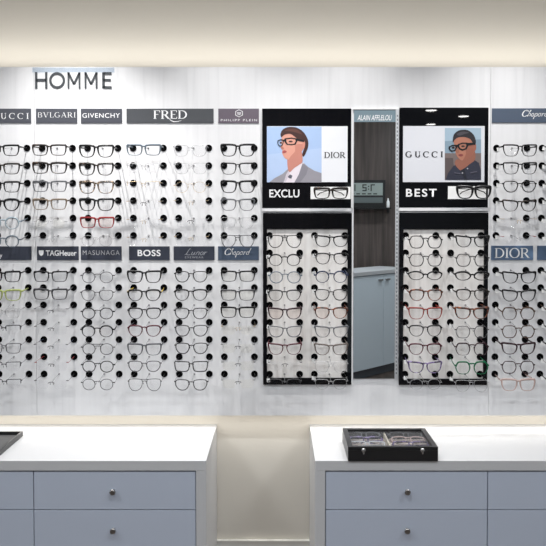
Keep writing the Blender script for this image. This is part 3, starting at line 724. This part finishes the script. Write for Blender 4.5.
#  row: (shape, rim, colour, thickness mm, extras)
T = {
'A': [('rect','full','blk',3.2), ('rect','full','tort',3.2), ('rect','full','blk',3.2), ('panto','full','blk',4.2), ('round','full','sky',3.2,{'tcol':'bluegrey'}), ('round','full','bluegrey',2.6,{'tcol':'grey'}),
      ('rect','full','blk',3.2), ('rect','full','lime',3.4), ('rect','full','silver',1.4,{'tcol':'gun'}), ('rect','half','gun',2.0), ('rect','full','gun',1.5), ('rect','half','gun',1.8), ('rect','half','gun',1.6)],
'B': [('rect','full','tort',3.2), ('rect','full','tort',3.8), ('rect','full','grey',3.0), ('rect','full','tan',3.0,{'tcol':'taupe'}), ('round','rimless','silver',1.4,{'lens':M_lensb}), ('rect','rimless','silver',1.4),
      ('rect','full','blk',2.6), ('rect','full','gun',3.2), ('rect','rimless','gun',1.4), ('rect','rimless','gun',1.4), ('rect','rimless','gun',1.4,{'tipcol':'navy'}), ('rect','rimless','gun',1.4,{'tcol':'red','tipcol':'red'}), ('rect','rimless','gun',1.4)],
'C': [('square','full','blk',3.8), ('square','full','tort',3.6), ('square','full','leo',3.6,{'tcol':'tort'}), ('square','full','blk',3.8), ('rect','full','red',3.2,{'lens':M_lensp,'tcol':'grey'}), ('round','full','silver',1.6),
      ('round','full','gun',1.4), ('panto','full','gun',1.5), ('round','brow','blk',1.8), ('round','full','blk',2.5), ('round','double','gun',1.7), ('round','full','blk',2.0), ('round','full','gun',1.4)],
'D': [('rect','full','bluegrey',3.4), ('rect','half','silver',1.6,{'tipcol':'grey'}), ('rect','half','gold',1.6,{'tipcol':'grey'}), ('rect','rimless','gun',1.4,{'tcol':'gold','tipcol':'grey'}), ('rect','rimless','gold',1.4,{'tcol':'gold','tipcol':'grey'}), ('rect','rimless','gold',1.4,{'tcol':'gold','tipcol':'grey'}),
      ('square','full','blk',3.4), ('panto','full','blk',3.0,{'tcol':'yellow'}), ('panto','full','blk',2.5), ('panto','full','burg',2.6,{'tcol':'gun'}), ('square','full','grey',3.2,{'tcol':'gun'}), ('panto','full','gun',1.8), ('aviator','full','gun',1.4)],
'E': [('square','full','silver',1.9,{'tipcol':'grey'}), ('square','full','silver',1.5,{'tipcol':'grey'}), ('round','full','gold',1.2,{'tipcol':'grey'}), ('rect','rimless','gold',1.4,{'tipcol':'grey'}), ('rect','rimless','gun',1.4,{'tcol':'silver','tipcol':'grey'}), ('rect','rimless','gold',1.4,{'tipcol':'grey'}),
      ('panto','full','blk',2.0), ('panto','full','blk',2.6), ('panto','full','blk',2.1), ('panto','full','gun',2.3), ('panto','full','blk',2.1), ('rect','full','blk',2.3), ('panto','full','gun',2.1)],
'F': [('square','full','blk',3.6), ('square','full','blk',2.5), ('square','full','blk',3.6), ('square','full','grey',2.6), ('square','full','silver',1.3,{'tipcol':'grey'}), ('aviator','full','gun',1.6),
      ('rect','full','blk',2.8,{'lens':M_lensb}), ('rect','full','gun',2.8,{'lens':M_lensb}), ('rect','full','blk',3.2,{'lens':M_lensb}), ('rect','rimless','gold',1.4,{'lens':M_lensb}), ('rect','rimless','gun',1.4,{'lens':M_lensb}), ('rect','rimless','gun',1.4,{'lens':M_lensb}), ('rect','rimless','gun',1.4,{'lens':M_lensb})],
'P': [('aviator','full','blk',2.0), ('round','full','blk',2.4), ('round','full','bluegrey',2.1), ('panto','full','blk',2.4), ('cat','full','plum',3.0,{'lens':M_lensp}), ('cat','full','grey',2.3), ('cat','full','burg',2.5), ('rect','rimless','gun',1.4), ('panto','half','gun',1.8)],
'Q': [('cat','full','blk',2.8), ('panto','full','blk',2.4), ('round','full','navy',2.5), ('panto','full','blk',2.1), ('panto','full','amber',2.8,{'lens':M_lensp}), ('cat','full','grey',2.6), ('cat','full','taupe',2.8), ('aviator','full','silver',1.4), ('panto','full','silver',1.5)],
'R': [('geo','full','blk',2.2), ('geo','full','blk',2.0), ('oval','full','blk',2.8), ('panto','full','amber',3.0), ('square','full','orange',2.6), ('panto','full','blk',2.4), ('panto','full','burg',2.6), ('cat','full','purple',3.0), ('round','full','silver',1.6)],
'T': [('cat','full','blk',3.0), ('geo','full','blk',2.0), ('oval','full','blk',3.4), ('panto','full','tort',2.6), ('cat','full','amber',3.6), ('geo','full','gun',1.6), ('geo','full','plum',2.4), ('geo','full','green',2.8), ('aviator','full','silver',1.6)],
'G': [('square','full','blk',2.6), ('square','full','blk',2.6), ('panto','full','blk',2.3), ('cat','full','tort',2.8), ('rect','rimless','gold',1.4,{'tipcol':'grey'}), ('rect','rimless','silver',1.4,{'tcol':'red','tipcol':'grey'}),
      ('cat','full','blk',3.0), ('cat','full','blk',3.0), ('geo','full','brown',2.4), ('geo','full','brown',2.1), ('cat','full','plum',3.4), ('geo','full','plum',2.0), ('square','full','rose',3.4)],
'H': [('square','full','blk',2.6), ('square','full','tort',2.6), ('panto','full','blk',2.4), ('panto','full','blk',2.4), ('rect','rimless','silver',1.4), ('rect','rimless','silver',1.4),
      ('cat','full','blk',3.0), ('cat','full','grey',3.0), ('geo','full','brown',2.4), ('geo','full','tort',2.4), ('cat','full','blk',3.0), ('geo','full','brown',2.2), ('square','full','tort',3.0)],
}
for c, lst in T.items():
    rows = list(range(5, 14)) if c in 'PQRT' else ROWS
    for i, st in enumerate(lst):
        ex = dict(st[4]) if len(st) > 4 else {}
        shape, rim, col, t = st[:4]
        style = {'full': '', 'half': 'half-rim ', 'rimless': 'rimless ', 'double': 'double-bridge ', 'brow': 'browline '}[rim]
        look = 'rimless glasses with %s bridge' % MN[col] if rim == 'rimless' else '%s %s%s glasses' % (MN[col], style, SHN[shape])
        if 'tcol' in ex and ex['tcol'] in ('red', 'yellow'): look += ', %s temples' % MN[ex['tcol']]
        pos = ('%s, row %s' % (CN[c], ORD[i])) if c in 'PQRT' else ('%s from top, %s' % (ORD[i], CN[c]))
        label = look + ', ' + ('%s from top, %s' % (ORD[i], CN[c]))
        tags = (2 if c in 'QRTGH' and not (c == 'T' and i in (1,)) else (1 if c == 'P' else 0))
        jz = random.uniform(-0.0022, 0.0022); jx = random.uniform(-0.0012, 0.0012)
        yb = -0.003 if c in 'PQRT' else 0.0
        if c == 'P' and i == 1: jz -= 0.003
        glasses(label, 'glasses, ' + CN[c], (COLX[c] + jx, yb - TLEN - 0.0022, rowz(rows[i]) - DROP + jz), shape, rim, col, t, tags=tags, rx=random.uniform(-0.015, 0.02), **ex)

# folded glasses (temples crossed behind the front)
def folded(label, group, loc, shape, col, t, rot=(0, 0, 0), cat='glasses', lens=None, rim='full'):
    g = thing('eyeglasses', label, cat, loc, group); g.rotation_euler = rot
    link('frame_front', cache(('f', shape, rim, t, col), lambda: front_mesh(shape, rim, t, col)), g)
    for s in (-1, 1):
        lm = lens or M_lens
        link('lens', cache(('l', shape, s, lm.name), lambda: lens_mesh(shape, s, lm)), g)
        bm = bmesh.new(); hz = hinge_z(shape); d = 0.0085 if s > 0 else 0.0135
        pts = [(s * 0.0695, 0.0005, hz), (s * 0.0690, d * .7, hz), (s * 0.066, d, hz), (-s * 0.015, d, hz - 0.004), (-s * 0.045, d + 0.001, hz - 0.014), (-s * 0.056, d + 0.001, hz - 0.024)]
        bm_sweep(bm, pts, (0.0045 if t > 2.4 else 0.0018, 0.0028), n=6)
        obj('temple', bm, FR[col], g)
    return g

# little ledges on the black panels
def ledge(label, pxl, pxr, pyt, pyb, xo):
    Y = -0.0122
    x0, z1 = at(pxl, pyt, Y); x1, z0 = at(pxr, pyb, Y)
    t = thing('product_ledge', label, 'shelf', ((x0 + x1) / 2, -0.0109, z0), 'small glasses ledges on the black panels')
    boxo('back_plate', -(x1 - x0) / 2, (x1 - x0) / 2, -0.0013, 0, 0.0022, z1 - z0, M_tag, t)
    boxo('shelf', -(x1 - x0) / 2, (x1 - x0) / 2, -0.062, 0, 0, 0.002, M_acryl, t, bevel=0.0004)
    return t, (x0 + x1) / 2, z0 + 0.002
t, xm, zl = ledge('small clear ledge with white back plate beside the left panel lettering', 310.6, 350.6, 186.8, 199.6, 0)
xg = at(331, 194, -0.055)[0]
folded('folded dark tortoiseshell glasses on the clear ledge of the left advert panel', 'glasses on ledges', (xg, -0.05, zl + 0.0345), 'rect', 'tort', 4.2)
t, xm, zl = ledge('small clear ledge with white back plate beside the right panel lettering', 448, 486, 186.2, 199.6, 0)
xg = at(474, 193, -0.055)[0]
folded('folded thick black glasses on the clear ledge of the right advert panel', 'glasses on ledges', (xg, -0.05, zl + 0.0400), 'square', 'blk', 5.2)

# ------------------------------------------------------------------ counters
ZCT = at(265, 424, WY)[1]; CF = -0.417; TT = 0.038
def worktop(label, x0, x1, open_side, xend):
    t = thing('worktop', label, 'worktop', ((x0 + x1) / 2, (CF + WY) / 2, 0), 'white drawer counter tops')
    L = t.location; y0, y1 = CF - L.y, WY - 0.001 - L.y
    boxo('top', x0 - L.x, x1 - L.x, y0, y1, ZCT - TT, ZCT, M_white, t, bevel=0.0012)
    a, b = (x1 - 0.0385, x1) if open_side > 0 else (x0, x0 + 0.0385)
    boxo('end_panel', a - L.x, b - L.x, y0, y1, 0.0005, ZCT - TT - 0.0003, M_white, t, bevel=0.0012)
    return t
def unit(label, x0, x1, knob_off):
    t = thing('drawer_unit', label, 'drawer unit', ((x0 + x1) / 2, (CF + WY) / 2, 0), 'blue-grey drawer units')
    L = t.location; y0, y1 = CF + 0.026 - L.y, WY - 0.02 - L.y
    boxo('body', x0 - L.x + 0.0004, x1 - L.x - 0.0004, y0, y1, 0.06, ZCT - TT - 0.0006, M_gap, t)
    boxo('plinth', x0 - L.x + 0.0004, x1 - L.x - 0.0004, y0 + 0.03, y0 + 0.05, 0.0005, 0.0598, M_gap, t)
    zt = ZCT - TT - 0.005; h = 0.1478
    for k in range(4):
        za = zt - k * h; zb2 = za - h + 0.003
        d = obj('drawer', (lambda b: (bm_box(b, x0 - L.x + 0.0015, x1 - L.x - 0.0015, CF + 0.006 - L.y, CF + 0.0255 - L.y, max(zb2, 0.062), za), b)[1])(bmesh.new()), M_draw, t, bevel=0.001)
        b = bmesh.new(); bm_lathe(b, [(0.0055, 0), (0.0055, -0.012), (0.0098, -0.014), (0.0112, -0.022), (0.0104, -0.0245), (0.007, -0.0255)], 18)
        obj('knob', b, M_steel, d, (knob_off - L.x, CF + 0.006 - L.y, (za + zb2) / 2))
    return t
YF = CF
lx1 = at(206.2, 466, YF)[0]; rx0 = at(315, 468, YF)[0]
fx = lambda px, py=490: at(px, py, CF + 0.006)[0]
worktop('white counter worktop in the left half with closed right end', -1.75, lx1, 1, 0)
worktop('white counter worktop in the right half under the black case', rx0, 1.75, -1, 0)
u0, u1 = fx(33.6), lx1 - 0.0395
ul = unit('blue-grey drawer unit, full-width one under the left worktop', u0, u1, fx(113.5))
unit('blue-grey drawer unit cut by the left edge', u0 - (u1 - u0), u0, u0 - (u1 - u0) / 2)
v0 = rx0 + 0.0395; v1 = fx(487.7)
unit('blue-grey drawer unit below the black glasses case', v0, v1, fx(406.8))
unit('blue-grey drawer unit cut by the right edge', v1, v1 + (v1 - v0), v1 + (v1 - v0) / 2)

# tray on the left counter
tx1, ty1 = atz(23, 435, ZCT + 0.004)
bm = bmesh.new(); w, d = 0.42, 0.30
t = thing('serving_tray', 'black tray with grey lining at the left edge of the counter', 'tray', (tx1 - w / 2, ty1 - d / 2, ZCT + 0.0003))
bm_box(bm, -w / 2, w / 2, -d / 2, d / 2, 0, 0.004)
for a in ((-w / 2, -w / 2 + 0.008, -d / 2, d / 2), (w / 2 - 0.008, w / 2, -d / 2, d / 2), (-w / 2 + 0.008, w / 2 - 0.008, -d / 2, -d / 2 + 0.008), (-w / 2 + 0.008, w / 2 - 0.008, d / 2 - 0.008, d / 2)):
    bm_box(bm, a[0], a[1], a[2], a[3], 0.004, 0.02)
obj('rim', bm, M_black, t)
boxo('lining', -w / 2 + 0.009, w / 2 - 0.009, -d / 2 + 0.009, d / 2 - 0.009, 0.0042, 0.006, M_grey, t)

# glass-lidded case on the right counter
cx0, cyf = atz(348, 461.3, ZCT); cx1, _ = atz(438, 461.3, ZCT)
cw, cd, ch = cx1 - cx0, 0.275, 0.054
cs = thing('display_case', 'black glass-lidded glasses case on the right counter', 'case', ((cx0 + cx1) / 2, cyf + cd / 2, ZCT + 0.0003))
bm = bmesh.new(); hw, hd = cw / 2, cd / 2; wl = 0.009
bm_box(bm, -hw, hw, -hd, hd, 0, 0.005)
for a in ((-hw, -hw + wl, -hd, hd), (hw - wl, hw, -hd, hd), (-hw + wl, hw - wl, -hd, -hd + wl), (-hw + wl, hw - wl, hd - wl, hd)):
    bm_box(bm, *a, 0.005, 0.040)
obj('body', bm, M_black, cs)
bm = bmesh.new(); fw_ = 0.019
for a in ((-hw, -hw + fw_, -hd, hd), (hw - fw_, hw, -hd, hd), (-hw + fw_, hw - fw_, -hd, -hd + fw_), (-hw + fw_, hw - fw_, hd - fw_, hd)):
    bm_box(bm, *a, 0.0405, ch)
obj('lid_frame', bm, M_black, cs)
boxo('lid_glass', -hw + fw_, hw - fw_, -hd + fw_, hd - fw_, 0.0475, 0.050, M_caseglass, cs)
boxo('lining', -hw + wl, hw - wl, -hd + wl, hd - wl, 0.0052, 0.012, M_lining, cs)
boxo('divider', -0.003, 0.003, -hd + wl, hd - wl, 0.0122, 0.038, M_cream, cs)
for k in (-1, 0, 1):
    boxo('cross_divider', -hw + wl, -0.0032, k * cd / 4 - .0015, k * cd / 4 + .0015, 0.0122, 0.026, M_lining, cs)
    boxo('cross_divider', 0.0032, hw - wl, k * cd / 4 - .0015, k * cd / 4 + .0015, 0.0122, 0.026, M_lining, cs)
for px in (363.6, 422.6):
    xk = at(px, 451, cyf)[0] - cs.location.x
    bm = bmesh.new(); bm_lathe(bm, [(0.0095, 0), (0.0095, -0.0015), (0.006, -0.0035), (0.0025, -0.004)], 6, c=(xk, -hd, 0.041))
    bm_box(bm, xk - 0.003, xk + 0.003, -hd - 0.006, -hd - 0.003, 0.028, 0.042)
    obj('latch', bm, mat('silver_latch', (0.5, 0.5, 0.5, 1), 0.25, 0.9), cs)
cl, cg = cs.location, 'glasses inside the black case'
def incase(label, kx, ky, shape, col, t, lens=None, rim='full'):
    folded(label, cg, (cl.x + kx * cw / 4, cl.y + ky * cd / 8 + 0.010, cl.z + 0.0335), shape, col, t, rot=(math.radians(-62), 0, random.uniform(-.05, .05)), lens=lens, rim=rim)
incase('dark glasses at the back left inside the black case', -1, 3, 'panto', 'grey', 2.5)
incase('dark glasses at the back right inside the black case', 1, 3, 'panto', 'gun', 2.5)
incase('purple glasses left of the divider inside the black case, second from back', -1, 1, 'panto', 'purple', 3.2)
incase('rose glasses right of the divider inside the black case, second from back', 1, 1, 'panto', 'rose', 2.5)
incase('pale glasses left of the divider inside the black case, third from back', -1, -1, 'rect', 'crystal', 2.5)
incase('lilac glasses right of the divider inside the black case, third from back', 1, -1, 'rect', 'purple', 2.5)

# ------------------------------------------------------------------ what the mirror shows behind the camera
MY = -0.007
def refl(px, py, yreal):
    x, z = at(px, py, 2 * MY - yreal); return x, z
# oblique cabinet
A0 = Vector((0.70, -4.22)); dr = Vector((0.66, -0.75)).normalized(); nr = Vector((0.75, 0.66)).normalized()
ang = math.atan2(dr.y, dr.x)
cab = thing('cupboard', 'pale blue two-door cupboard reflected in the mirror', 'cupboard', (A0.x, A0.y, 0), rz=ang)
# local x runs along the front, local y = +90 deg of it points to the front normal
CWd, CH = 1.02, 1.03
boxo('body', 0, CWd, -0.40, -0.021, 0.09, CH - 0.036, M_cab, cab)
boxo('plinth', 0.002, CWd - 0.002, -0.38, -0.05, 0.0005, 0.0895, mat('plinth_grey', (0.12, 0.13, 0.15, 1), 0.5), cab)
boxo('worktop', -0.005, CWd + 0.005, -0.405, 0.012, CH - 0.035, CH, M_white, cab, bevel=0.001)
for k in range(2):
    dx0 = k * CWd / 2 + 0.002; dx1 = (k + 1) * CWd / 2 - 0.002
    d = boxo('door', dx0, dx1, -0.0205, 0, 0.092, CH - 0.045, M_cab, cab, bevel=0.001)
    hx = dx1 - 0.06 if k == 0 else dx0 + 0.06
    boxo('handle', hx - 0.03, hx + 0.03, 0.0003, 0.02, CH - 0.10, CH - 0.085, M_steel, d, bevel=0.002)
PYW = -5.34
# shelf, clock and bottle on the partition
sx0, sz = refl(350, 207.6, PYW + 0.06); sx1, _ = refl(390.5, 207.6, PYW + 0.06)
sh = thing('wall_shelf', 'narrow dark shelf on the wood wall reflected in the mirror', 'shelf', ((sx0 + sx1) / 2, PYW, sz))
sw = sx1 - sx0 + 0.12
boxo('board', -sw / 2 - 0.06, sw / 2 - 0.06, 0.0005, 0.12, -0.016, 0, M_black, sh, bevel=0.001)
for s in (-0.7, 0.72):
    boxo('bracket', s * sw / 2 - 0.012, s * sw / 2 + 0.012, 0.0005, 0.03, -0.05, -0.0165, M_black, sh)
kx1, kz1 = refl(385.4, 180, PYW + 0.06)
kw = 0.46
ck = thing('wall_clock', 'black digital clock with grey display reflected in the mirror', 'clock', (kx1 - kw / 2, PYW + 0.06, sz + 0.0005))
kh = kz1 - sz
boxo('case', -kw / 2, kw / 2, -0.035, 0.02, 0, kh, M_black, ck, bevel=0.004)
l0, l1 = -kw / 2 + 0.03, kw / 2 - 0.03
boxo('display', l0, l1, 0.0203, 0.0215, kh * 0.44, kh * 0.89, M_lcd, ck)
boxo('lower_display', l0, l1, 0.0203, 0.0215, kh * 0.17, kh * 0.37, mat('lcd_dark', rgb(96, 104, 104), 0.3), ck)
# seven-segment digits 17:21, facing +y (so the mirror turns them round)
SEG = {'0': 'abcdef', '1': 'bc', '2': 'abged', '7': 'abc', '4': 'fgbc', '5': 'afgcd'}
def digit(bm, ch, px, h, zc, y):
    """px: where the reader sees its right edge in the mirror"""
    x = refl(px, 188, PYW + 0.08)[0] - ck.location.x
    w = h * 0.62; th = h * 0.16
    for g in SEG[ch]:
        X = {'a': (0, w, h / 2 - th, h / 2), 'd': (0, w, -h / 2, -h / 2 + th), 'g': (0, w, -th / 2, th / 2), 'b': (w - th, w, 0, h / 2), 'c': (w - th, w, -h / 2, 0), 'f': (0, th, 0, h / 2), 'e': (0, th, -h / 2, 0)}[g]
        bm_box(bm, x - X[1], x - X[0], y, y + 0.001, zc + X[2], zc + X[3])
bm = bmesh.new(); hz_ = 0.072; zc_ = kh * 0.715
digit(bm, '7', 374.8, hz_, zc_, 0.0217); digit(bm, '2', 366.6, hz_, zc_, 0.0217); digit(bm, '1', 358.6, hz_, zc_, 0.0217)
xk = refl(368.6, 188, PYW + 0.08)[0] - ck.location.x
for dz in (-.2, .2): bm_box(bm, xk - .006, xk + .006, 0.0217, 0.0227, zc_ + dz * hz_ - .006, zc_ + dz * hz_ + .006)
for q in range(5): bm_box(bm, l0 + 0.06 + q * 0.06, l0 + 0.10 + q * 0.06, 0.0217, 0.0224, kh * 0.475, kh * 0.515)
obj('digits', bm, M_black, ck)
bm = bmesh.new(); bm_lathe(bm, [(0.016, 0), (0.017, 0.004), (0.017, 0.06), (0.010, 0.075), (0.007, 0.078), (0.007, 0.095), (0.004, 0.098)], 16, axis='z')
bx, _ = refl(388.0, 200, PYW + 0.06)
bo = thing('bottle', 'small white bottle beside the clock reflected in the mirror', 'bottle', (bx, PYW + 0.07, sz + 0.0005))
obj('body', bm, M_tag, bo)

# ------------------------------------------------------------------ lamps
def downlight(i, x, y, power, ang, rx, col, size, label):
    t = thing('downlight', label, 'lamp', (x, y, ZC - 0.0005), 'recessed ceiling downlights')
    bm = bmesh.new(); bm_lathe(bm, [(0.055, 0), (0.055, -0.006), (0.043, -0.008), (0.040, -0.002)], 24, axis='z'); obj('trim_ring', bm, M_whiteedge, t)
    l = bpy.data.lights.new('downlight_lamp', 'SPOT'); l.energy = power; l.spot_size = math.radians(ang); l.spot_blend = 1.0
    l.shadow_soft_size = size; l.color = col
    o = bpy.data.objects.new('downlight_lamp', l); COL.objects.link(o); o.parent = t; o.location = (0, 0, -0.02); o.rotation_euler = (math.radians(rx), 0, 0)
    return t
WHITE = (1.0, 0.985, 0.97)
ORDX = ['first', 'second', 'third', 'fourth']
for i, (x, pw) in enumerate(((-0.84, 88), (-0.22, 44), (0.28, 44), (0.92, 50))):
    downlight(i, x, -0.46, pw, 79, 8.5, WHITE, 0.014, 'white recessed downlight in the ceiling before the display wall, %s from left' % ORDX[i])
# unseen rectangular ceiling lights, added as cool fill for the display and counter fronts
n = 0
for y in (-2.0, -4.4):
    for x in (-1.9, -0.1, 1.75):
        n += 1
        t = thing('fill_light', 'added rectangular fill light, number %s across in row %s from the display' % (['one', 'two', 'three'][(n - 1) % 3], ['one', 'two'][(n - 1) // 3]), 'lamp', (x, y, ZC), 'added rectangular fill lights')
        boxo('frame', -0.32, 0.32, -0.10, 0.10, -0.010, -0.0005, M_whiteedge, t)
        boxo('diffuser', -0.30, 0.30, -0.08, 0.08, -0.013, -0.0105, M_lamp, t)
        l = bpy.data.lights.new('fill_lamp', 'AREA'); l.shape = 'RECTANGLE'; l.size = 0.6; l.size_y = 0.16; l.energy = 13.6; l.color = (0.90, 0.95, 1.0)
        o = bpy.data.objects.new('fill_lamp', l); COL.objects.link(o); o.parent = t; o.location = (0, 0, -0.02)
for x, y, wd in ((1.79, -6.22, 'leftmost'), (2.30, -6.8, 'rightmost'), (2.06, -7.7, 'farthest'), (0.39, -7.5, 'one')):
    t = thing('spotlight', 'small round ceiling light mirrored in the black panels, %s' % {'leftmost': 'nearest the display', 'rightmost': 'nearest the right wall', 'farthest': 'farthest from the display', 'one': 'the one behind the wood partition'}[wd], 'lamp', (x, y, ZC - 0.0005), 'small ceiling lights deep in the shop')
    bm = bmesh.new(); bm_lathe(bm, [(0.085, 0), (0.085, -0.006), (0.066, -0.008), (0.064, -0.004)], 24, axis='z'); obj('trim_ring', bm, M_whiteedge, t)
    bm = bmesh.new(); bm_lathe(bm, [(0.063, -0.0042), (0.063, -0.009), (0.04, -0.012)], 24, axis='z'); obj('diffuser', bm, M_lamp2, t)
# LED tapes behind the boards' top and bottom edges
def ledtape(nm, z, up, power, col):
    t = struct(boxo(nm, -1.74, 1.74, 0.0225, 0.0305, z - 0.0015, z + 0.0015, M_led))
    l = bpy.data.lights.new('led_lamp', 'AREA'); l.shape = 'RECTANGLE'; l.size = 3.48; l.size_y = 0.010; l.energy = power; l.color = col
    o = bpy.data.objects.new('led_lamp', l); COL.objects.link(o); o.location = (0, 0.0315, z + (0.018 if up else -0.010))
    o.rotation_euler = (PI if up else 0, 0, 0)
ledtape('trim_1', ZT - 0.014, True, 3.5, (1, 0.97, 0.92))
ledtape('trim_2', ZBm + 0.010, False, 2.5, (1, 0.97, 0.92))

# ------------------------------------------------------------------ world and view
w = bpy.data.worlds.new('world'); S.world = w; w.use_nodes = True
w.node_tree.nodes['Background'].inputs[0].default_value = (0.9, 0.95, 1, 1); w.node_tree.nodes['Background'].inputs[1].default_value = 0.3
S.view_settings.view_transform = 'Standard'; S.view_settings.look = 'None'; S.view_settings.exposure = 0.40; S.view_settings.gamma = 1.0
